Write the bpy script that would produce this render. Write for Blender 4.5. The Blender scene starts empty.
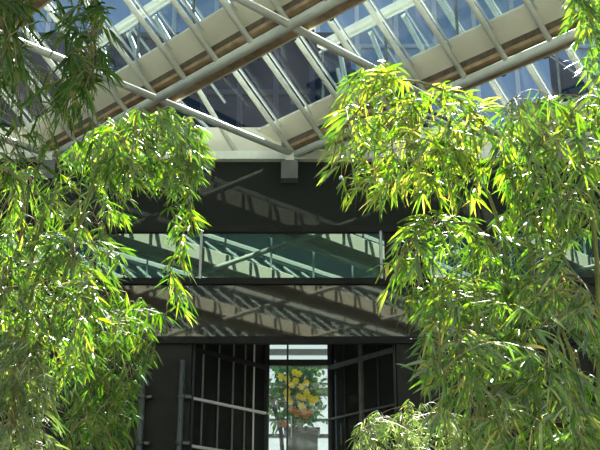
import bpy, math, random
import numpy as np
from mathutils import Vector, Matrix
random.seed(7); RNG = np.random.default_rng(11)
scene = bpy.context.scene
COL = scene.collection
# ------------------------------------------------------------------ camera
F = 1050.0; TH = math.radians(21.0); CAM = Vector((0, 0, 1.6))
cam_d = bpy.data.cameras.new('camera'); cam = bpy.data.objects.new('camera', cam_d); COL.objects.link(cam)
cam_d.sensor_width = 36; cam_d.lens = 36 * F / 600.0; cam_d.clip_end = 500
cam.location = CAM; cam.rotation_euler = (math.radians(90) + TH, 0, 0)
scene.camera = cam
FW = Vector((0, math.cos(TH), math.sin(TH))); UP = Vector((0, -math.sin(TH), math.cos(TH))); RT = Vector((1, 0, 0))
def ray(px, py): return RT * ((px - 300) / F) - UP * ((py - 225) / F) + FW
def at(px, py, dep): return CAM + ray(px, py) * dep                # point at a depth along the view axis
def aty(px, py, y): r = ray(px, py); return CAM + r * (y / r.y)     # point on the vertical plane y
# ------------------------------------------------------------------ materials
def mat(name):
    m = bpy.data.materials.new(name); m.use_nodes = True
    nt = m.node_tree; nt.nodes.clear()
    out = nt.nodes.new('ShaderNodeOutputMaterial')
    return m, nt, nt.nodes, nt.links, out
def simple(name, col, rough=.5, metal=0.0, noise=0.0, scale=6.0, spec=.5, bump=0.0):
    m, nt, N, L, out = mat(name)
    b = N.new('ShaderNodeBsdfPrincipled')
    b.inputs['Roughness'].default_value = rough; b.inputs['Metallic'].default_value = metal
    b.inputs['Specular IOR Level'].default_value = spec
    b.inputs['Base Color'].default_value = (*col, 1)
    if noise > 0:
        tc = N.new('ShaderNodeTexCoord'); n = N.new('ShaderNodeTexNoise'); n.inputs['Scale'].default_value = scale
        n.inputs['Detail'].default_value = 6
        r = N.new('ShaderNodeValToRGB')
        r.color_ramp.elements[0].position = .3; r.color_ramp.elements[1].position = .72
        r.color_ramp.elements[0].color = (*[c * (1 - noise) for c in col], 1)
        r.color_ramp.elements[1].color = (*[min(1, c * (1 + noise * .5)) for c in col], 1)
        L.new(tc.outputs['Object'], n.inputs['Vector']); L.new(n.outputs['Fac'], r.inputs['Fac']); L.new(r.outputs['Color'], b.inputs['Base Color'])
        if bump:
            bp = N.new('ShaderNodeBump'); bp.inputs['Strength'].default_value = bump
            L.new(n.outputs['Fac'], bp.inputs['Height']); L.new(bp.outputs['Normal'], b.inputs['Normal'])
    L.new(b.outputs[0], out.inputs[0])
    return m
def clear_glass(name, tint, refl=.08, dust=.05, dustcol=(.7, .75, .8)):
    m, nt, N, L, out = mat(name)
    t = N.new('ShaderNodeBsdfTransparent'); t.inputs[0].default_value = (*tint, 1)
    g = N.new('ShaderNodeBsdfGlossy'); g.inputs['Roughness'].default_value = .02; g.inputs[0].default_value = (.9, .95, 1, 1)
    d = N.new('ShaderNodeBsdfTranslucent'); d.inputs[0].default_value = (*dustcol, 1)
    tc = N.new('ShaderNodeTexCoord'); n = N.new('ShaderNodeTexNoise'); n.inputs['Scale'].default_value = .9; n.inputs['Detail'].default_value = 5
    L.new(tc.outputs['Object'], n.inputs['Vector'])
    mu = N.new('ShaderNodeMath'); mu.operation = 'MULTIPLY'; mu.inputs[1].default_value = dust * 2
    L.new(n.outputs['Fac'], mu.inputs[0])
    a = N.new('ShaderNodeMixShader'); b = N.new('ShaderNodeMixShader')
    L.new(mu.outputs[0], a.inputs[0]); L.new(t.outputs[0], a.inputs[1]); L.new(d.outputs[0], a.inputs[2])
    b.inputs[0].default_value = refl; L.new(a.outputs[0], b.inputs[1]); L.new(g.outputs[0], b.inputs[2])
    L.new(b.outputs[0], out.inputs[0])
    return m
def mirror_glass(name, body, tint, refl, rough=.01, wav=.0):
    m, nt, N, L, out = mat(name)
    d = N.new('ShaderNodeBsdfDiffuse'); d.inputs[0].default_value = (*body, 1)
    g = N.new('ShaderNodeBsdfGlossy'); g.inputs['Roughness'].default_value = rough; g.inputs[0].default_value = (*tint, 1)
    x = N.new('ShaderNodeMixShader'); x.inputs[0].default_value = refl
    if wav:
        tc = N.new('ShaderNodeTexCoord'); n = N.new('ShaderNodeTexNoise'); n.inputs['Scale'].default_value = 1.6
        bp = N.new('ShaderNodeBump'); bp.inputs['Strength'].default_value = wav; bp.inputs['Distance'].default_value = .02
        L.new(tc.outputs['Object'], n.inputs['Vector']); L.new(n.outputs['Fac'], bp.inputs['Height']); L.new(bp.outputs['Normal'], g.inputs['Normal'])
    L.new(d.outputs[0], x.inputs[1]); L.new(g.outputs[0], x.inputs[2]); L.new(x.outputs[0], out.inputs[0])
    return m
def leaf_mat(name, stops, transl=.5, gloss=.10):
    m, nt, N, L, out = mat(name)
    geo = N.new('ShaderNodeNewGeometry'); r = N.new('ShaderNodeValToRGB')
    els = r.color_ramp.elements
    els[0].position = stops[0][0]; els[0].color = (*stops[0][1], 1)
    els[1].position = stops[-1][0]; els[1].color = (*stops[-1][1], 1)
    for p, c in stops[1:-1]:
        e = els.new(p); e.color = (*c, 1)
    L.new(geo.outputs['Random Per Island'], r.inputs['Fac'])
    d = N.new('ShaderNodeBsdfDiffuse'); t = N.new('ShaderNodeBsdfTranslucent'); g = N.new('ShaderNodeBsdfGlossy')
    g.inputs['Roughness'].default_value = .36; g.inputs[0].default_value = (.95, .97, 1, 1)
    hs = N.new('ShaderNodeHueSaturation'); hs.inputs['Saturation'].default_value = 1.15; hs.inputs['Value'].default_value = 1.9
    L.new(r.outputs[0], d.inputs[0]); L.new(r.outputs[0], hs.inputs['Color']); L.new(hs.outputs[0], t.inputs[0])
    a = N.new('ShaderNodeMixShader'); a.inputs[0].default_value = transl
    b = N.new('ShaderNodeMixShader'); b.inputs[0].default_value = gloss
    L.new(d.outputs[0], a.inputs[1]); L.new(t.outputs[0], a.inputs[2])
    L.new(a.outputs[0], b.inputs[1]); L.new(g.outputs[0], b.inputs[2]); L.new(b.outputs[0], out.inputs[0])
    return m
M = {}
M['steel'] = simple('painted_steel', (.74, .78, .67), .45, 0, .12, 3)
M['curb'] = simple('beige_panel', (.64, .63, .50), .6, 0, .10, 1.5)
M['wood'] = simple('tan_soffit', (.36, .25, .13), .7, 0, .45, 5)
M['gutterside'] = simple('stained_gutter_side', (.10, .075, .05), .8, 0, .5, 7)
M['bar'] = simple('glazing_bar', (.42, .45, .44), .5)
M['roofglass'] = clear_glass('roof_glass', (.85, .90, .90), .012, .006)
M['backglass'] = clear_glass('clerestory_glass', (.60, .67, .70), .015, .005)
M['dark'] = simple('dark_cladding', (.022, .023, .020), .7, 0, .3, 2, .15)
M['darktile'] = simple('dark_stone', (.027, .028, .024), .6, 0, .35, 3, .2)
M['upper'] = mirror_glass('smoked_glass', (.026, .029, .025), (.8, .85, .8), .012, .03, .02)
M['mid'] = mirror_glass('green_glass', (.035, .070, .056), (.70, .92, .78), .18, .012, .015)
M['low'] = mirror_glass('bronze_glass', (.036, .035, .029), (.9, .88, .78), .06, .03, .02)
M['clere'] = mirror_glass('dark_blue_glass', (.012, .018, .03), (.8, .9, 1), .10, .02)
M['grey'] = simple('grey_bracket', (.14, .145, .13), .5, 0, .2, 4)
M['post'] = simple('galvanised_post', (.12, .13, .12), .4, .3, .3, 6)
M['white'] = simple('white_rail', (.55, .57, .54), .4)
M['frame'] = simple('dark_frame', (.03, .032, .03), .4, .3)
M['doorglass'] = clear_glass('door_glass', (.86, .95, .93), .03, .003)
M['floor'] = simple('stone_paving', (.28, .27, .235), .7, 0, .25, 2)
M['soil'] = simple('bark_mulch', (.07, .045, .025), .9, 0, .5, 14, .3, .4)
M['side'] = simple('side_cladding', (.16, .16, .145), .6, 0, .2, 1)
m_, nt_, N_, L_, out_ = mat('frosted_glazing')
d_ = N_.new('ShaderNodeBsdfDiffuse'); d_.inputs[0].default_value = (.17, .20, .21, 1)
t_ = N_.new('ShaderNodeBsdfTranslucent'); t_.inputs[0].default_value = (.17, .20, .21, 1)
x_ = N_.new('ShaderNodeMixShader'); x_.inputs[0].default_value = .6
L_.new(d_.outputs[0], x_.inputs[1]); L_.new(t_.outputs[0], x_.inputs[2]); L_.new(x_.outputs[0], out_.inputs[0]); M['render'] = m_
M['navy'] = mirror_glass('navy_tower_glass', (.012, .020, .023), (.7, .8, 1), .02, .05)
M['navyrib'] = simple('navy_rib', (.022, .028, .042), .5)
M['blueglass'] = mirror_glass('blue_tower_glass', (.26, .38, .50), (.7, .85, 1), .2, .05)
M['pier'] = simple('white_pier', (.70, .74, .76), .6)
M['bluegrey'] = simple('hazy_block', (.16, .19, .24), .7, 0, .1, .3)
M['culm'] = simple('bamboo_culm', (.20, .22, .06), .4, 0, .35, 9)
M['twig'] = simple('bamboo_twig', (.30, .26, .12), .55, 0, .2, 9)
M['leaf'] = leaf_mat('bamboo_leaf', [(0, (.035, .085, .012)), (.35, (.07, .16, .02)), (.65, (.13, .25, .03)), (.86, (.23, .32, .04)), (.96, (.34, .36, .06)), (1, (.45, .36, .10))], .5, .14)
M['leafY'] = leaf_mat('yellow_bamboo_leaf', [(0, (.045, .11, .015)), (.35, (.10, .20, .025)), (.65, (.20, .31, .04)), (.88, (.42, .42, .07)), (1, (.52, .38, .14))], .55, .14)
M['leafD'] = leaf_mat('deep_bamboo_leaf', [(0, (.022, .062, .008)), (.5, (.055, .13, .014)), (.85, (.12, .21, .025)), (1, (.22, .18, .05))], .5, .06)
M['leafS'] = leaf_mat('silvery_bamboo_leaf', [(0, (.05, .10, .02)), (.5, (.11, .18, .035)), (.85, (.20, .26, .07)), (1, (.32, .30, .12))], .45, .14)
M['flowerY'] = leaf_mat('yellow_petal', [(0, (.62, .46, .01)), (.5, (.70, .53, .015)), (1, (.6, .53, .02))], .5, .02)
M['flowerO'] = leaf_mat('orange_petal', [(0, (.50, .17, .01)), (.5, (.50, .15, .01)), (1, (.45, .2, .02))], .5, .02)
M['shrub'] = leaf_mat('shrub_leaf', [(0, (.03, .13, .04)), (.6, (.07, .22, .06)), (1, (.22, .28, .04))], .4, .04)
# ------------------------------------------------------------------ mesh helpers
class MB:
    def __init__(s): s.v = []; s.f = []; s.mi = []
    def face(s, pts, m=0):
        b = len(s.v); s.v += [tuple(p) for p in pts]; s.f.append(tuple(range(b, b + len(pts)))); s.mi.append(m)
    def hexa(s, c, m=0):                     # 8 corners: bottom four, top four
        b = len(s.v); s.v += [tuple(p) for p in c]
        for q in ((3, 2, 1, 0), (4, 5, 6, 7), (0, 1, 5, 4), (1, 2, 6, 5), (2, 3, 7, 6), (3, 0, 4, 7)):
            s.f.append(tuple(b + i for i in q)); s.mi.append(m)
    def box(s, x0, x1, y0, y1, z0, z1, m=0):
        s.hexa([(x0, y0, z0), (x1, y0, z0), (x1, y1, z0), (x0, y1, z0), (x0, y0, z1), (x1, y0, z1), (x1, y1, z1), (x0, y1, z1)], m)
    def beam(s, a, b, w, h, up=Vector((0, 0, 1)), m=0):    # box along a segment
        a = Vector(a); b = Vector(b); d = (b - a).normalized()
        sd = d.cross(up)
        sd = sd.normalized() if sd.length > 1e-4 else Vector((1, 0, 0))
        u = sd.cross(d).normalized()
        s.hexa([p + sd * sx * w / 2 + u * su * h / 2 for su in (-1, 1) for p, sx in ((a, -1), (a, 1), (b, 1), (b, -1))], m)
    def tube(s, pts, r, n=8, m=0, cap=True):
        pts = [Vector(p) for p in pts]; k = len(pts)
        rs = r if isinstance(r, (list, tuple)) else [r] * k
        b = len(s.v)
        for i, p in enumerate(pts):
            d = (pts[min(i + 1, k - 1)] - pts[max(i - 1, 0)]).normalized()
            ref = Vector((0, 0, 1)) if abs(d.z) < .95 else Vector((1, 0, 0))
            u = d.cross(ref).normalized(); w = u.cross(d)
            for j in range(n):
                a = 2 * math.pi * j / n
                s.v.append(tuple(p + (u * math.cos(a) + w * math.sin(a)) * rs[i]))
        for i in range(k - 1):
            for j in range(n):
                s.f.append((b + i * n + j, b + i * n + (j + 1) % n, b + (i + 1) * n + (j + 1) % n, b + (i + 1) * n + j)); s.mi.append(m)
        if cap:
            s.f.append(tuple(b + j for j in range(n))[::-1]); s.mi.append(m)
            s.f.append(tuple(b + (k - 1) * n + j for j in range(n))); s.mi.append(m)
    def build(s, name, mats, parent=None, smooth=False, origin=None):
        me = bpy.data.meshes.new(name)
        o0 = Vector(origin) if origin is not None else Vector((0, 0, 0))
        if parent is not None and origin is None: o0 = Vector(parent.location)
        me.from_pydata([(x - o0.x, y - o0.y, z - o0.z) for x, y, z in s.v], [], s.f)
        for q in (mats if isinstance(mats, (list, tuple)) else [mats]): me.materials.append(q)
        me.polygons.foreach_set('material_index', s.mi)
        if smooth: me.polygons.foreach_set('use_smooth', [True] * len(s.f))
        me.update()
        o = bpy.data.objects.new(name, me); COL.objects.link(o)
        if parent is not None: o.parent = parent
        elif origin is not None: o.location = o0
        return o
def tag(o, label=None, cat=None, group=None, kind=None):
    if label: o['label'] = label
    if cat: o['category'] = cat
    if group: o['group'] = group
    if kind: o['kind'] = kind
    return o
def empty(name, loc, label=None, cat=None, group=None, kind=None):
    o = bpy.data.objects.new(name, None); o.empty_display_size = .2; COL.objects.link(o); o.location = loc
    return tag(o, label, cat, group, kind)
# ------------------------------------------------------------------ roof lattice
H = 10.12 + 1.6; YW = 22.0; XW = 14.0; YB = -30.0
A = math.radians(45.5)
D1 = Vector((math.cos(A), -math.sin(A), 0)); NN = Vector((math.sin(A), math.cos(A), 0))
SP = 3.92; AL = math.radians(37.5); TA = math.tan(AL)
C2 = 15.25; M0 = -15.70
def P(m, c, z=0.0): q = D1 * m + NN * c; return Vector((q.x, q.y, z))
X0, X1, Y0, Y1 = -XW, XW, YB, YW
def clip(poly):
    def cut(ps, ax, lim, sg):
        out = []
        for i in range(len(ps)):
            a, b = ps[i - 1], ps[i]
            ia = sg * (a[ax] - lim) <= 0; ib = sg * (b[ax] - lim) <= 0
            if ia != ib:
                t = (lim - a[ax]) / (b[ax] - a[ax]); out.append((a[0] + t * (b[0] - a[0]), a[1] + t * (b[1] - a[1])))
            if ib: out.append(b)
        return out
    ps = [(p[0], p[1]) for p in poly]
    for ax, lim, sg in ((0, X0, -1), (0, X1, 1), (1, Y0, -1), (1, Y1, 1)):
        if not ps: break
        ps = cut(ps, ax, lim, sg)
    return ps if len(ps) > 2 else []
def mrange(c, pad=0.0):                        # the stretch of beam line c inside the room
    lo, hi = -1e9, 1e9
    for d, q, a, b in ((D1.x, NN.x * c, X0, X1), (D1.y, NN.y * c, Y0, Y1)):
        t0, t1 = (a - q) / d, (b - q) / d
        lo = max(lo, min(t0, t1)); hi = min(hi, max(t0, t1))
    return (lo + pad, hi - pad) if hi - lo > .4 else None
def crange(m):
    lo, hi = -1e9, 1e9
    for d, q, a, b in ((NN.x, D1.x * m, X0, X1), (NN.y, D1.y * m, Y0, Y1)):
        t0, t1 = (a - q) / d, (b - q) / d
        lo = max(lo, min(t0, t1)); hi = min(hi, max(t0, t1))
    return (lo, hi) if hi - lo > .4 else None
def inside(p): return X0 < p.x < X1 and Y0 < p.y < Y1 + .02
BACK = .50                                      # the upright back stands this far beyond a beam
RUN = SP - BACK; RISE = RUN * TA
OFF = .20                                       # glass sits above the inner mullions
ceil_solid, ceil_curb, ceil_wood, ceil_glass, ceil_back, ceil_tick = MB(), MB(), MB(), MB(), MB(), MB()
def slope_z(c, ck): return H + OFF / math.cos(AL) + (ck - c) * TA
def seen(p): return p.y > 13.5 and -8.5 < p.x < 8.5
beam_labels = {0: 'cream steel roof beam at the far upper left, mostly behind hanging leaves',
               1: 'cream steel roof beam rising from the left bamboo to the top centre',
               2: 'cream steel roof beam rising right from the bracket above the dark wall',
               3: 'cream steel roof beam at the right edge behind the tall bamboo'}
sky_labels = {0: 'roof glazing bay in the shaded upper left corner behind leaves',
              1: 'roof glazing bay above the beam to the top centre, showing blue',
              2: 'roof glazing bay with dark panes in the middle of the roof',
              3: 'roof glazing bay below the right hand beam, behind the bamboo',
              4: 'roof glazing bay at the far right edge behind bamboo leaves'}
for k in range(-12, 4):
    ck = C2 + (k - 2) * SP
    vis = k >= 0
    mr = mrange(ck)
    root = None
    if k in sky_labels:
        mm = mr or mrange(ck - SP)
        root = empty('skylight', (0, 0, H), sky_labels[k], 'skylight', 'glazed roof bays')
    # beam
    if mr:
        ends = [P(mr[0], ck, H), P(mr[1], ck, H)]
        if k in beam_labels:
            b = MB(); b.tube([(0, 0, 0), ends[1] - ends[0]], .098, 14)
            tag(b.build('roof_beam', M['steel'], smooth=True, origin=ends[0]), beam_labels[k], 'beam', 'diagonal roof beams')
            o = COL.objects[-1]; me = o.data
            me.transform(Matrix.Translation(ends[0]))
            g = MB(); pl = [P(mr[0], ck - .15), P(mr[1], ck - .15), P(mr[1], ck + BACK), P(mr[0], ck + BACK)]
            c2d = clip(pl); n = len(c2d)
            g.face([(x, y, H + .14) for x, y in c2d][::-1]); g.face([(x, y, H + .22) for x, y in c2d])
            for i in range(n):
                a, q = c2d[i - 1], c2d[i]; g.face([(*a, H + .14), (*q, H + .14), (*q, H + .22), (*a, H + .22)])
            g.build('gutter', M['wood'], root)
        else:
            ceil_solid.tube(ends, .098, 8)
            c2d = clip([P(mr[0], ck - .15), P(mr[1], ck - .15), P(mr[1], ck + BACK), P(mr[0], ck + BACK)])
            if c2d: ceil_wood.face([(x, y, H + .14) for x, y in c2d])
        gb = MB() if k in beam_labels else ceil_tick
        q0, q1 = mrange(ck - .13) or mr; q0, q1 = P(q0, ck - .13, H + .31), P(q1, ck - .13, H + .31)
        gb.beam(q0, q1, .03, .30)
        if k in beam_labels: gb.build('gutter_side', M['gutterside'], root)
    # sloped glass, curb band, bars and mullions of the bay that falls to beam k
    lo, hi = -60, 60
    def strip(mb, ca, cb, zf, th=0.0):
        c2d = clip([P(lo, ca), P(hi, ca), P(hi, cb), P(lo, cb)])
        if not c2d: return
        pts = [(x, y, zf(NN.x * x + NN.y * y)) for x, y in c2d]
        mb.face(pts)
        if th:
            n = len(pts); up = [(x, y, z + th) for x, y, z in pts]; mb.face(up[::-1])
            for i in range(n): mb.face([pts[i - 1], pts[i], up[i], up[i - 1]])
    S0, S1 = .06, .54                            # plan extent of the solid curb band
    zf = lambda c: slope_z(c, ck)
    g = MB() if root else ceil_glass; cu = MB() if root else ceil_curb
    strip(g, ck - S1, ck - RUN, zf); strip(cu, ck - S0, ck - S1, zf, .05)
    rd = MB() if root else ceil_solid
    strip(rd, ck - RUN + .10, ck - RUN - .04, zf, .12)
    if root:
        if g.f: g.build('pane', M['roofglass'], root)
        if cu.f: cu.build('curb_panel', M['curb'], root)
        if rd.f: rd.build('ridge_cap', M['steel'], root)
    for j in range(-40, 60):
        m = M0 + j * SP / 4
        for part in ('mullion', 'glazing_bar'):
            mm = m if part == 'mullion' else m + .0
            a = P(mm, ck, H); top = P(mm, ck - RUN, H + RISE)
            if not (inside(a) and inside(top)):
                # trim to the wall: start where the line leaves the wall plane
                if inside(top) and a.y >= Y1 and abs(a.x) < XW:
                    t = (Y1 - .02 - a.y) / (top.y - a.y); a = a.lerp(top, t); 
                    if part == 'mullion': a.z = H + (a.z - H) * .05
                elif inside(a) and not inside(top):
                    t = 1.0
                    for ax, lim in ((0, X0), (1, Y0)):
                        if top[ax] < lim: t = min(t, (lim - a[ax]) / (top[ax] - a[ax]))
                    top = a.lerp(top, t)
                else: continue
            own = root is not None and (seen(a) or seen(top))
            mb = MB() if own else ceil_solid
            if part == 'mullion':
                mb.tube([a, top], .057, 10 if own else 6)
                if own: mb.build('mullion', M['steel'], root, smooth=True)
            else:
                nrm = (NN * math.sin(AL) + Vector((0, 0, math.cos(AL))))
                s = (top - a).normalized()
                if own:
                    mb.beam(a + nrm * (OFF + .0) + s * .68, top + nrm * OFF, .035, .05, nrm); mb.build('glazing_bar', M['bar'], root)
    # upright back above beam k (it closes the bay that falls to beam k+1)
    if mr:
        cb = ck + BACK; mb_r = mrange(cb)
        if mb_r:
            own_root = bpy.data.objects.get('skylight') if False else None
            p0, p1 = P(mb_r[0], cb), P(mb_r[1], cb)
            up = lambda p, z: Vector((p.x, p.y, H + z))
            band = MB(); gl = MB(); tr = MB()
            th = NN * .05
            band.hexa([up(p0, .14), up(p1, .14), up(p1 + th, .14), up(p0 + th, .14), up(p0, .54), up(p1, .54), up(p1 + th, .54), up(p0 + th, .54)])
            gl.face([up(p0, .54), up(p1, .54), up(p1, RISE + .16), up(p0, RISE + .16)])
            for z in (.56, RISE + .12): tr.beam(up(p0, z), up(p1, z), .04, .05)
            if k in sky_labels:
                band.build('back_panel', M['curb'], root); gl.build('back_pane', M['backglass'], root); tr.build('back_rail', M['steel'], root)
            else:
                for src, dst in ((band, ceil_curb), (gl, ceil_back), (tr, ceil_solid)):
                    off = len(dst.v); dst.v += src.v; dst.f += [tuple(i + off for i in f) for f in src.f]; dst.mi += src.mi
            for j in range(-40, 60):
                m = M0 + (j + .5) * SP / 4
                if not (mb_r[0] < m < mb_r[1]): continue
                q = P(m, cb - .04)
                own = k in sky_labels and seen(q)
                mb = MB() if own else ceil_solid
                if j % 2 == 0: mb.beam(up(q, .54), up(q, RISE + .1), .045, .045, NN)
                tk = MB() if own else ceil_tick
                q2 = P(m, cb + .07); tk.beam(up(q2, .14), up(q2, .54), .09, .04, NN)
                if own and mb.f: mb.build('back_post', M['post'], root)
                if own: tk.build('panel_joint', M['frame'], root)
# braces
brace_labels = {-1: 'slim cream roof brace meeting the dark wall at far left, behind leaves',
                0: 'slim cream roof brace running left from the bracket above the dark wall',
                1: 'slim cream roof brace crossing the beam at top centre towards the right bamboo'}
for j in range(-6, 14):
    m = M0 + j * SP; cr = crange(m)
    if not cr: continue
    a, b = P(m, cr[0], H), P(m, cr[1], H)
    if j in brace_labels:
        mb = MB(); mb.tube([a, b], .075, 12)
        tag(mb.build('roof_brace', M['steel'], smooth=True), brace_labels[j], 'brace', 'diagonal roof braces')
    else: ceil_solid.tube([a, b], .075, 8)
for mb, mt in ((ceil_solid, 'steel'), (ceil_curb, 'curb'), (ceil_wood, 'wood'), (ceil_glass, 'roofglass'), (ceil_back, 'backglass'), (ceil_tick, 'frame')):
    tag(mb.build('ceiling', M[mt]), kind='structure')
# eave tube along the wall, curb band and clerestory triangles above it
def zw(py, y=YW): return aty(300, py, y).z
e = MB(); e.box(-XW, XW, 21.82, 22.0, zw(162), zw(154))
tag(e.build('trim_1', M['steel']), kind='structure')
e = MB(); e.box(-XW, XW, 22.02, 22.1, zw(154), zw(127))
tag(e.build('trim_2', M['curb']), kind='structure')
nodex = [P(M0 + i * SP, C2 + i * SP).x for i in range(-2, 3)]
nodex = [(C2 + (i) * SP - NN.y * YW) / NN.x for i in range(-2, 3)]
cl = MB()
for i in range(1, 5):
    xr, xl = nodex[i], nodex[i - 1] + BACK / NN.x
    zt = H + .15 + (xr - xl) * NN.x * TA
    cl.face([(xl, 22.06, H + .1), (xr, 22.06, H + .1), (xl, 22.06, zt)])
tag(cl.build('window_1', M['clere']), kind='structure')
# brackets under the nodes
for i, lab in ((2, 'grey steel bracket block under the roof node at centre of dark wall'), (1, 'grey bracket block on the dark wall behind the left bamboo'),):
    x = nodex[i]
    r = empty('bracket', (x, 21.85, zw(172)), lab, 'bracket')
    b = MB(); b.box(x - .19, x + .19, 21.72, 22.0, zw(183), zw(165)); b.build('block', M['grey'], r)
    b = MB(); b.box(x - .10, x + .10, 21.74, 21.9, zw(165), zw(157)); b.build('cap_plate', M['steel'], r)
# ------------------------------------------------------------------ end wall
def X(px, y=YW, py=300): return aty(px, py, y).x
def panel(name, x0, x1, z0, z1, m, y0=22.0, y1=22.12):
    b = MB(); b.box(x0, x1, y0, y1, z0, z1); return tag(b.build(name, M[m]), kind='structure')
ztop, z1_, z2_, z3_, z4_ = zw(162), zw(232), zw(279.5), zw(338), zw(344)
panel('window_2', -XW, XW, z1_ + .12, ztop, 'upper')
panel('window_3', -XW, X(386), z2_ + .0, z1_, 'mid')
panel('window_4', X(428), XW, z2_, z1_, 'mid')
panel('window_5', -XW, XW, z3_, z2_ - .1, 'low')
for i, (za, zb) in enumerate(((z1_ - .02, z1_ + .14), (z2_ - .12, z2_ + .02), (z4_, z3_ + .02))):
    panel('trim_%d' % (3 + i), -XW, XW, za, zb, 'dark', 21.93, 22.05)
panel('trim_9', X(386), X(428), z2_, z1_, 'dark', 21.98, 22.1)
XL, XR = X(190, py=396), X(398, py=396)
LZ = 4.7
panel('wall_end', -XW, XL, 0, z4_, 'darktile', 22.0, 22.3)
panel('wall_end', XR, XW, 0, z4_, 'darktile', 22.0, 22.3)
panel('wall_end', XL, XR, 0, LZ, 'darktile', 22.0, 22.3)
# real slim posts standing in front of the green glass band
for px, lab in ((381, 'thin pale post at the right end of the green glass band'), (201, 'thin pale post in the green glass band beside the left bamboo')):
    b = MB(); b.tube([(X(px, py=255), 21.95, z2_), (X(px, py=255), 21.95, z1_)], .03, 8)
    tag(b.build('post', M['white']), lab, 'post')
for px, r_, zt, zb, lab in ((182, .06, zw(362), 0, 'round grey steel pipe beside the dark glazed entrance'), (143, .07, zw(366), 0, 'round bluish grey pipe on the dark wall behind left bamboo edge')):
    x = X(px, py=400); r = empty('pipe', (x, 21.8, 0), lab, 'pipe')
    b = MB(); b.tube([(x, 21.83, zb), (x, 21.83, zt)], r_, 14); b.build('tube', M['post'], r, smooth=True)
    for z in (zw(398), zw(444)):
        b = MB(); b.tube([(x, 21.83, z - .03), (x, 21.83, z + .03)], r_ + .02, 14); b.box(x - .03, x + .2, 21.85, 21.99, z - .03, z + .03); b.build('clamp', M['post'], r)
# ------------------------------------------------------------------ recessed entrance
YD = 23.9
xl, xr = X(267, YD, 400), X(330, YD, 400)
zc = zw(343) + .5
def splay(name, xa, xb, rails, mull):
    r = empty(name, (xa, 22.15, LZ)); tag(r, kind='structure')
    a = Vector((xa, 22.15, 0)); b = Vector((xb, YD, 0)); n = Vector((b.y - a.y, a.x - b.x, 0)).normalized()
    if n.y > 0: n = -n
    g = MB(); g.face([(a.x, a.y, LZ), (b.x, b.y, LZ), (b.x, b.y, zc), (a.x, a.y, zc)]); g.build('pane', M['darkpane'], r)
    for z, w, mt in rails:
        q = MB(); q.beam(Vector((a.x, a.y, z)) + n * .04, Vector((b.x, b.y, z)) + n * .04, .06, w); q.build('rail', M[mt], r)
    for t, w, mt in mull:
        p = a.lerp(b, t) + n * .03
        q = MB(); q.tube([(p.x, p.y, LZ), (p.x, p.y, zc)], w, 6); q.build('mullion', M[mt], r)
M['darkpane'] = mirror_glass('dark_entrance_glass', (.016, .018, .016), (.8, .85, .85), .05, .02)
hd = zw(348); rl = zw(397); r2 = zw(445)
splay('window_6', XL, xl, ((hd, .10, 'dark'), (rl, .055, 'white'), (r2, .06, 'white')), ((.0, .05, 'frame'), (.13, .022, 'grey'), (.33, .022, 'grey'), (.52, .022, 'grey'), (.68, .02, 'grey'), (.80, .022, 'white'), (.97, .05, 'frame')))
splay('window_7', XR, xr, ((hd, .10, 'post'), (zw(403), .04, 'post')), ((.0, .05, 'frame'), (.25, .022, 'frame'), (.5, .06, 'post'), (.75, .022, 'frame'), (.97, .05, 'frame')))
b = MB(); b.box(XL, XR, 22.1, YD + .2, zc, zc + .15); tag(b.build('ceiling', M['side']), kind='structure')
for x0, x1 in ((XL - .2, xl - .02), (xr + .02, XR + .2)):
    b = MB(); b.box(x0, x1, YD + .02, YD + .15, LZ, zc); tag(b.build('wall_entrance', M['dark']), kind='structure')
# the door
dr = empty('door_1', ((xl + xr) / 2, YD, LZ)); tag(dr, kind='structure')
xm = X(287.5, YD, 400); zh = aty(300, 363, YD).z
q = MB()
for x in (xl, xr): q.box(x - .05, x + .05, YD - .05, YD + .05, LZ, zc)
q.box(xl, xr, YD - .05, YD + .05, zh - .07, zh + .07); q.box(xl, xr, YD - .05, YD + .05, LZ, LZ + .1); q.box(xl, xr, YD - .05, YD + .05, zc - .02, zc)
q.build('door_frame', M['frame'], dr)
for x0, x1 in ((xl + .05, xm - .02), (xm + .02, xr - .05)):
    q = MB(); q.face([(x0, YD, LZ + .1), (x1, YD, LZ + .1), (x1, YD, zh - .07), (x0, YD, zh - .07)]); q.build('door_pane', M['doorglass'], dr)
q = MB(); q.face([(xl, YD, zh + .07), (xr, YD, zh + .07), (xr, YD, zc), (xl, YD, zc)]); q.build('fanlight', M['doorglass'], dr)
q = MB(); q.tube([(xm, YD, LZ), (xm, YD, zc)], .022, 8); q.build('centre_stile', M['frame'], dr)
q = MB(); q.tube([(xm + .09, YD - .08, LZ + .9), (xm + .09, YD - .08, LZ + 1.4)], .015, 8); q.build('door_handle', M['white'], dr)
# ------------------------------------------------------------------ shell
def slab(name, x0, x1, y0, y1, z0, z1, m):
    b = MB(); b.box(x0, x1, y0, y1, z0, z1); return tag(b.build(name, M[m]), kind='structure')
slab('floor', -XW, XW, YB, YW, -.2, 0, 'floor')
slab('floor', -XW, XW, 22.3, 34, LZ - .3, LZ, 'floor')
slab('wall_left', -XW - .3, -XW, YB, YW, 0, H, 'side')
slab('wall_right', XW, XW + .3, YB, YW, 0, H, 'side')
slab('wall_back', -XW, XW, YB - .3, YB, 0, H, 'side')
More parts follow.
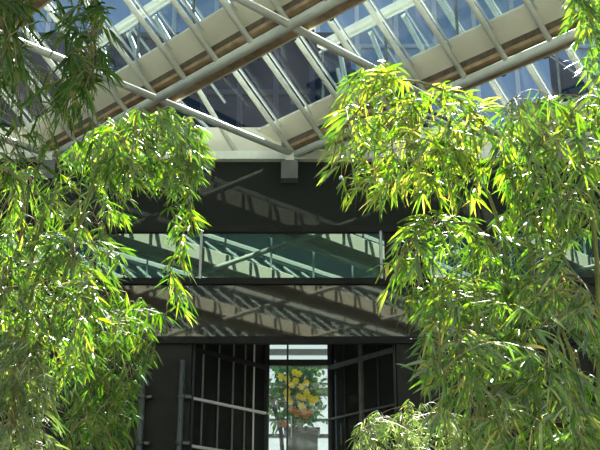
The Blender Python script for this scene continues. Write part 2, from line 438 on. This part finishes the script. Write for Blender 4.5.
# ------------------------------------------------------------------ court beyond the door
b = MB(); b.face([(-5, 30, LZ), (5, 30, LZ), (5, 30, 12.5), (-5, 30, 12.5)]); tag(b.build('window_8', M['render']), kind='structure')
for i, (py, h) in enumerate(((352, .16), (364, .25), (384, .05), (392, .22), (420, .06), (436, .10))):
    z = aty(300, py, 29.9).z
    b = MB(); b.box(-4.5, 4.5, 29.85, 29.998, z - h / 2, z + h / 2); tag(b.build('trim_%d' % (10 + i), M['grey' if i in (1, 0) else 'post']), kind='structure')
def leaves_mesh(pos, dirs, length, width, droop=.25):
    """numpy leaf strips -> verts, faces (each leaf is an island of 6 faces)"""
    n = len(pos)
    d = dirs / np.linalg.norm(dirs, axis=1, keepdims=True)
    rnd = RNG.normal(size=(n, 3)); s = np.cross(d, rnd); s /= np.linalg.norm(s, axis=1, keepdims=True)
    nr = np.cross(s, d)
    ts = np.array([0, .18, .45, .75, 1.0]); ws = np.array([.12, .8, 1.0, .62, 0])
    V = []
    for t, w in zip(ts, ws):
        c = pos + d * (length * t)[:, None]; c[:, 2] -= droop * length * t * t
        hw = (width * w * .5)[:, None]
        if w == 0: V.append(c)
        else:
            V.append(c - s * hw); V.append(c + s * hw)
    V = np.stack(V, 1)                            # n,9,3
    fq = np.array([[0, 1, 3, 2], [2, 3, 5, 4], [4, 5, 7, 6]]); ft = np.array([6, 7, 8])
    base = (np.arange(n) * 9)[:, None, None]
    return V.reshape(-1, 3), (fq[None] + base).reshape(-1, 4), (ft[None] + base[:, :, 0])
# courtyard flowers
pl = empty('planter', (0, 27.2, LZ), 'dark planter box seen through the bright glass door', 'planter')
b = MB(); b.box(-.35, .45, 26.8, 27.6, LZ, aty(300, 432, 27).z); b.build('box', M['grey'], pl)
b = MB(); b.box(-.41, .51, 26.74, 27.66, aty(300, 432, 27).z, aty(300, 429, 27).z); b.build('rim', M['frame'], pl)
sh = empty('flowering_shrub', (.05, 27.2, aty(300, 429, 27).z), 'green shrub with yellow and orange flowers beyond the glass door', 'shrub')
n = 1500
c = np.array([(*aty(random.gauss(297, 12), max(370, min(426, random.gauss(394, 16))), 27.2 + random.uniform(-.3, .3)),) for _ in range(n)])
v, fq, ft = leaves_mesh(c, RNG.normal(size=(n, 3)), RNG.uniform(.12, .26, n), RNG.uniform(.06, .12, n))
b = MB(); b.v = [tuple(x) for x in v]; b.f = [tuple(x) for x in fq] + [tuple(x) for x in ft]; b.mi = [0] * len(b.f)
b.build('foliage', M['shrub'], sh)
b = MB()
for _ in range(9):
    p = aty(random.gauss(297, 10), random.gauss(392, 12), 27.2); b.tube([(.05, 27.2, aty(300, 429, 27).z), (.05 + (p.x - .05) * .4, 27.2, p.z - .3), p], .012, 5)
b.build('stem', M['twig'], sh)
for mt, pts in (('flowerY', ((298, 374), (302, 398), (290, 402), (305, 383), (286, 392), (300, 406), (294, 381), (306, 393), (283, 377), (312, 402))), ('flowerO', ((284, 424), (303, 412), (310, 413), (296, 414)))):
    for px, py in [(x + ox, y + oy) for x, y in pts for ox, oy in ((0, 0), (random.uniform(-6, 6), random.uniform(-5, 5)))]:
        p = aty(px + random.uniform(-2, 2), py, 26.8); b = MB()
        for k in range(6):
            a = k * math.pi / 3; d = Vector((math.cos(a), -.35, math.sin(a))); w = Vector((-math.sin(a), 0, math.cos(a)))
            b.face([p, p + d * .06 + w * .045, p + d * .10, p + d * .06 - w * .045])
        b.tube([p + Vector((0, -.03, 0)), p + Vector((0, .03, 0))], .03, 6)
        b.build('flower', M[mt], sh)
b = MB(); b.beam(aty(271, 396, 25.4), aty(281, 432, 25.4), .10, .06, Vector((0, 1, 0)))
b.beam(aty(281, 432, 25.4), Vector((aty(283, 440, 25.4).x + .05, 25.4, LZ)), .10, .06, Vector((0, 1, 0)))
tag(b.build('plank', M['frame']), 'dark plank leaning inside the left side of the glass door', 'plank')
# ------------------------------------------------------------------ towers outside
def tower(lab, x0, x1, y0, y1, zt, wall, rib, nrib, floors, name='building'):
    r = empty(name, ((x0 + x1) / 2, y0, 0), lab, 'building' if lab else None, None, None if lab else 'structure')
    b = MB(); b.box(x0, x1, y0, y1, 0, zt); b.build('wall', M[wall], r)
    b = MB()
    for i in range(nrib + 1):
        x = x0 + (x1 - x0) * i / nrib; b.box(x - .18, x + .18, y0 - .3, y0, 0, zt + .3)
    b.build('facade_ribs', M[rib], r)
    b = MB()
    for i in range(1, floors + 1):
        z = zt * i / floors; b.box(x0 - .1, x1 + .1, y0 - .2, y0, z - .25, z + .1)
    b.build('floor_bands', M[rib], r)
tower('dark navy glass tower seen through the middle roof panes', -34, 3.1, 60, 74, 38, 'navy', 'navyrib', 16, 9)
tower('pale blue tower with white piers seen through the upper right panes', 1.5, 34, 76, 92, 56, 'blueglass', 'pier', 10, 6)
tower('pale blue tower with white piers seen through the upper left panes', -28, -3.5, 76, 94, 56, 'blueglass', 'pier', 7, 6)
tower(None, -40, 40, -70, -60, 60, 'navy', 'navyrib', 20, 14, 'added_dark_tower')  # unseen tower behind the camera, added to darken the wall glass reflections
# ------------------------------------------------------------------ bamboo
def inpoly(p, poly):
    x, y = p; r = False
    for i in range(len(poly)):
        x1, y1 = poly[i - 1]; x2, y2 = poly[i]
        if (y1 > y) != (y2 > y) and x < (x2 - x1) * (y - y1) / (y2 - y1) + x1: r = not r
    return r
def bez(a, b, c, n):
    return [a * (1 - t) ** 2 + b * 2 * t * (1 - t) + c * t * t for t in [i / n for i in range(n + 1)]]
def bamboo(label, leafmat, culms, regions, lscale=1.0, down=1.0, seed=1, out_bias=0.0, group=None, name='bamboo'):
    """culms: lists of (px,py,dep) upper points; regions: (polygon, clusters, depth, spread)"""
    rnd = random.Random(seed)
    paths = []
    base0 = None
    for cpts in culms:
        up = [at(*p) for p in cpts]
        g = Vector((up[0].x + rnd.uniform(-.25, .25), up[0].y + rnd.uniform(-.1, .25), 0))
        if base0 is None: base0 = g.copy()
        ctl = [g] + up; pts = []
        for i in range(len(ctl) - 1):
            p0, p1, p2, p3 = ctl[max(i - 1, 0)], ctl[i], ctl[i + 1], ctl[min(i + 2, len(ctl) - 1)]
            for s in range(8):
                t = s / 8
                pts.append(.5 * ((2 * p1) + (p2 - p0) * t + (2 * p0 - 5 * p1 + 4 * p2 - p3) * t * t + (3 * p1 - p0 - 3 * p2 + p3) * t ** 3))
        pts.append(ctl[-1]); paths.append(pts)
    root = empty(name, base0, label, 'bamboo', group)
    attach = []
    for pts in paths:
        n = len(pts); b = MB(); rs = [max(.004, .017 * (1 - i / (n - 1)) ** .8) for i in range(n)]
        b.tube(pts, rs, 8)
        for i in range(2, n - 2, 2):                # culm nodes
            d = (pts[i + 1] - pts[i]).normalized(); b.tube([pts[i] - d * .006, pts[i], pts[i] + d * .006], [rs[i], rs[i] * 1.28, rs[i]], 8)
        b.build('culm', M['culm'], root, smooth=True); attach += pts[4:]
    clusters = []
    downs = []
    for reg in regions:
        poly, cnt, dep, spread = reg[:4]; cnt = int(cnt * 1.35) if len(reg) < 5 else cnt
        xs = [p[0] for p in poly]; ys = [p[1] for p in poly]; k = 0; tries = 0
        while k < cnt and tries < cnt * 60:
            tries += 1
            q = (rnd.uniform(min(xs), max(xs)), rnd.uniform(min(ys), max(ys)))
            if inpoly(q, poly):
                clusters.append(at(q[0], q[1], dep + rnd.gauss(0, spread))); downs.append(reg[4] if len(reg) > 4 else down * rnd.choice((.45, .8, 1.0, 1.3))); k += 1
    # main branches reach for a few clusters, twigs for all
    ends = rnd.sample(clusters, max(4, len(clusters) // 22))
    bpts = list(attach); owner = [-1] * len(attach); branches = []
    for e in ends:
        s = min(attach, key=lambda p: (p - e).length + .8 * max(0, e.z - p.z))
        if (s - e).length > 2.2: continue
        mid = (s + e) / 2 + Vector((0, 0, .18 + .12 * (s - e).length))
        pts = bez(s, mid, e, 7); b = MB(); b.tube(pts, [.006 - .0006 * i for i in range(8)], 5)
        branches.append(b.build('branch', M['twig'], root, smooth=True)); bpts += pts[2:]; owner += [len(branches) - 1] * len(pts[2:])
    B = np.array([tuple(p) for p in bpts])
    groups = {}
    for e, dn in zip(clusters, downs):
        dd = np.linalg.norm(B - np.array(e), axis=1) + .7 * np.maximum(0, e.z - B[:, 2])
        near = int(dd.argmin()); s = Vector(B[near]); v = e - s
        tw, LP, LD, LL = groups.setdefault(owner[near], (MB(), [], [], []))
        mid = s + v * .5 + Vector((0, 0, .06 + .1 * v.length))
        pts = bez(s, mid, e, 6 if v.length > .4 else 4); tw.tube(pts, .0022, 3, cap=False)
        qb = lambda t: s * (1 - t) ** 2 + mid * 2 * t * (1 - t) + e * t * t
        hd_ = Vector((v.x, v.y, 0)); hd_ = hd_.normalized() if hd_.length > 1e-3 else Vector((1, 0, 0))
        fa = rnd.uniform(0, 2 * math.pi); fan = Vector((math.cos(fa), math.sin(fa), 0)) * rnd.uniform(.15, .75) + hd_ * rnd.uniform(0, .6) + Vector((0, 0, -rnd.uniform(.2, .95) * dn))
        side = Vector((-fan.y, fan.x, 0)); side = side.normalized() if side.length > .01 else Vector((1, 0, 0))
        for idx in (2, 3, 4):
            p = qb(1 - (4 - idx) * min(.25, .10 / max(v.length, .01))); nl = rnd.randint(2, 3) if idx < 4 else rnd.randint(5, 7)
            for _ in range(nl):
                d = fan + side * rnd.gauss(0, .48) + Vector((rnd.gauss(0, .14), rnd.gauss(0, .14), rnd.gauss(0, .18))) + Vector((out_bias, 0, 0))
                LP.append(tuple(p)); LD.append(tuple(d)); LL.append(rnd.uniform(.05, .125) * lscale)
    total = 0
    for key in [k for k in groups if k >= 0 and len(groups[k][3]) < 60]:
        a_, b_ = groups.pop(key), groups.setdefault(-1, (MB(), [], [], []))
        off = len(b_[0].v); b_[0].v += a_[0].v; b_[0].f += [tuple(i + off for i in f) for f in a_[0].f]; b_[0].mi += a_[0].mi
        for q in (1, 2, 3): b_[q].extend(a_[q])
    for key in sorted(groups):
        tw, LP, LD, LL = groups[key]
        LP, LD, LL = np.array(LP), np.array(LD), np.array(LL); total += len(LL)
        v, fq, ft = leaves_mesh(LP, LD, LL, LL * RNG.uniform(.09, .135, len(LL)), .28)
        off = len(tw.v); tw.v += [tuple(x) for x in v]
        nf = [tuple(x + off) for x in fq] + [tuple(x + off) for x in ft]
        tw.mi = [1] * len(tw.f) + [0] * len(nf); tw.f += nf
        if key < 0: tw.build('foliage', [M[leafmat], M['twig']], root)
        else: tw.build('foliage', [M[leafmat], M['twig']], branches[key], origin=root.location)
    return total
G1, G2 = 'bamboo clumps on the left', 'bamboo clumps on the right'
tot = 0
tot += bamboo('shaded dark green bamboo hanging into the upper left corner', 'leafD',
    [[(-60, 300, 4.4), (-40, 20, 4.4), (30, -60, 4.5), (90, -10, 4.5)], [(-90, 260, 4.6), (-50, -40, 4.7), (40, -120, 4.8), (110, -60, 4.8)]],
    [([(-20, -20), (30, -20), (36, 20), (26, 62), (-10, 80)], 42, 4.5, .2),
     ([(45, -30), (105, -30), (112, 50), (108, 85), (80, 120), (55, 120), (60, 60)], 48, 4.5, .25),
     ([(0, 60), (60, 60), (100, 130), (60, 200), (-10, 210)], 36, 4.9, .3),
     ([(-60, -160), (150, -160), (140, -40), (-60, -30)], 260, 5.0, .7)], .95, 1.25, 3, group=G1)  # last region: dense leaves added above the view to shade those below
tot += bamboo('sunlit yellow green bamboo plume on the left below the roof beam', 'leaf',
    [[(40, 420, 6.2), (75, 240, 6.2), (120, 135, 6.2), (180, 150, 6.2), (192, 230, 6.1)], [(10, 420, 6.3), (40, 230, 6.3), (80, 165, 6.2), (130, 170, 6.0)]],
    [([(95, 128), (130, 108), (180, 110), (204, 132), (203, 175), (188, 200), (150, 180), (110, 190)], 170, 6.2, .25),
     ([(60, 150), (110, 125), (150, 170), (120, 225), (60, 250), (30, 240)], 68, 6.2, .3),
     ([(165, 190), (195, 200), (200, 240), (188, 262), (172, 240)], 15, 6.1, .08, .9),
     ([(170, 255), (186, 255), (190, 300), (180, 335), (165, 320)], 11, 6.1, .06, .9),
     ([(30, 235), (120, 225), (135, 265), (95, 300), (30, 300)], 38, 6.1, .3)], 1.0, 1.0, 5, .15, G1)
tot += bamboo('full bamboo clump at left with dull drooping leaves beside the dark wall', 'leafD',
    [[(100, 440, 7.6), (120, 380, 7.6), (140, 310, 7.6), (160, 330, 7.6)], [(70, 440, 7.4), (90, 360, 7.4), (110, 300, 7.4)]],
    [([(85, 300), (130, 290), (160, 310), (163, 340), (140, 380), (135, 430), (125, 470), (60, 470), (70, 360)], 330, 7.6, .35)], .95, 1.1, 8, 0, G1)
tot += bamboo('leafy green bamboo clump filling the left edge', 'leaf',
    [[(20, 430, 6.0), (30, 300, 6.0), (60, 250, 6.0), (95, 290, 5.9)], [(-10, 430, 6.0), (0, 300, 6.0), (20, 240, 6.0)]],
    [([(-15, 235), (50, 235), (95, 280), (100, 330), (85, 380), (60, 400), (-15, 400)], 190, 6.1, .4),
     ([(-15, 160), (55, 170), (60, 240), (-15, 250)], 28, 6.5, .4)], 1.0, 1.05, 9, 0, G1)
tot += bamboo('pale bamboo tuft in the lower left corner', 'leafS',
    [[(10, 460, 5.4), (15, 370, 5.4), (40, 350, 5.4)]],
    [([(-15, 340), (35, 340), (55, 390), (60, 470), (-15, 470)], 110, 5.4, .2)], .9, .9, 12, 0, G1)
tot += bamboo('bright yellow green bamboo plume below the right roof beam', 'leafY',
    [[(520, 420, 5.0), (530, 250, 5.0), (480, 120, 5.0), (400, 80, 5.0), (345, 125, 4.9)], [(500, 420, 5.1), (505, 250, 5.1), (450, 130, 5.1), (390, 130, 5.0)]],
    [([(345, 78), (400, 72), (440, 85), (472, 110), (498, 140), (490, 170), (440, 160), (400, 140), (335, 130), (328, 110)], 66, 5.0, .2),
     ([(326, 120), (400, 125), (460, 150), (490, 170), (475, 205), (430, 195), (395, 205), (345, 195), (325, 170)], 88, 5.0, .2),
     ([(345, 74), (390, 68), (405, 80), (350, 92)], 9, 4.9, .1, .1), ([(425, 78), (475, 95), (505, 120), (490, 130)], 14, 4.9, .15, .15)], .95, .95, 15, -.2, G2)
tot += bamboo('leafy bamboo spray hanging in the upper right corner', 'leaf',
    [[(650, 300, 5.0), (650, 20, 5.0), (605, -30, 5.0), (585, 10, 5.0)]],
    [([(568, -20), (615, -20), (615, 90), (590, 75), (575, 45)], 38, 5.0, .15)], .95, 1.1, 18, 0, G2)
tot += bamboo('tall mid green bamboo at the right edge with hanging leaf bunches', 'leaf',
    [[(600, 420, 5.0), (595, 240, 5.0), (570, 120, 5.0), (520, 110, 5.0), (505, 180, 5.0)], [(620, 400, 5.1), (610, 200, 5.1), (590, 100, 5.1), (560, 130, 5.0)]],
    [([(500, 105), (545, 92), (575, 105), (610, 85), (612, 200), (570, 250), (545, 235), (512, 205), (496, 160)], 135, 5.0, .25)], .98, 1.15, 21, 0, G2)
tot += bamboo('broad bamboo clump at lower right with silvery green leaves', 'leaf',
    [[(540, 440, 4.85), (520, 330, 4.85), (480, 230, 4.85), (420, 235, 4.85), (395, 280, 4.75)], [(580, 440, 4.9), (560, 320, 4.85), (540, 230, 4.85)], [(500, 440, 4.85), (480, 330, 4.85), (440, 300, 4.75)]],
    [([(412, 215), (460, 215), (520, 212), (562, 245), (570, 300), (500, 330), (430, 320), (385, 290), (388, 262)], 145, 4.9, .3),
     ([(420, 300), (580, 280), (612, 330), (612, 470), (450, 470), (425, 390)], 240, 4.5, .3),
     ([(405, 220), (440, 214), (440, 226), (412, 232)], 5, 4.7, .05, .1), ([(415, 300), (450, 292), (450, 303)], 4, 4.6, .05, .1), ([(412, 372), (440, 360), (440, 375)], 4, 4.6, .05, .15)], .98, 1.0, 24, -.1, G2)
tot += bamboo('low pale bamboo bush in front of the dark wall right of the entrance', 'leafS',
    [[(400, 470, 8.2), (405, 425, 8.2), (425, 405, 8.2)], [(450, 470, 8.2), (450, 430, 8.2)]],
    [([(355, 425), (385, 405), (430, 402), (470, 420), (475, 475), (350, 475)], 190, 8.3, .25)], .75, .8, 27, 0, G2)
print('LEAVES', tot)
# ------------------------------------------------------------------ light
w = bpy.data.worlds.new('sky'); scene.world = w; w.use_nodes = True
nt = w.node_tree; nt.nodes.clear()
sk = nt.nodes.new('ShaderNodeTexSky'); sk.sky_type = 'NISHITA'; sk.sun_disc = False
SUN_EL, SUN_AZ = math.radians(50), math.radians(9)        # azimuth to the right of straight ahead
sk.sun_elevation = SUN_EL; sk.sun_rotation = SUN_AZ; sk.air_density = 1.2; sk.dust_density = .6
bg = nt.nodes.new('ShaderNodeBackground'); bg.inputs[1].default_value = .13
wo = nt.nodes.new('ShaderNodeOutputWorld'); nt.links.new(sk.outputs[0], bg.inputs[0]); nt.links.new(bg.outputs[0], wo.inputs[0])
ld = bpy.data.lights.new('sun', 'SUN'); ld.energy = 19.0; ld.angle = math.radians(.53); ld.color = (1, .95, .86)
lo_ = bpy.data.objects.new('sun', ld); COL.objects.link(lo_)
sd = Vector((math.sin(SUN_AZ) * math.cos(SUN_EL), math.cos(SUN_AZ) * math.cos(SUN_EL), math.sin(SUN_EL)))
lo_.rotation_euler = sd.to_track_quat('Z', 'Y').to_euler(); lo_.location = sd * 60
vs = scene.view_settings; vs.view_transform = 'Standard'; vs.look = 'None'; vs.gamma = 1; vs.use_curve_mapping = False; vs.exposure = 0.82
scene.cycles.max_bounces = 10; scene.cycles.transparent_max_bounces = 24; scene.cycles.diffuse_bounces = 4
scene.cycles.use_denoising = True
scene.cycles.sample_clamp_indirect = 6
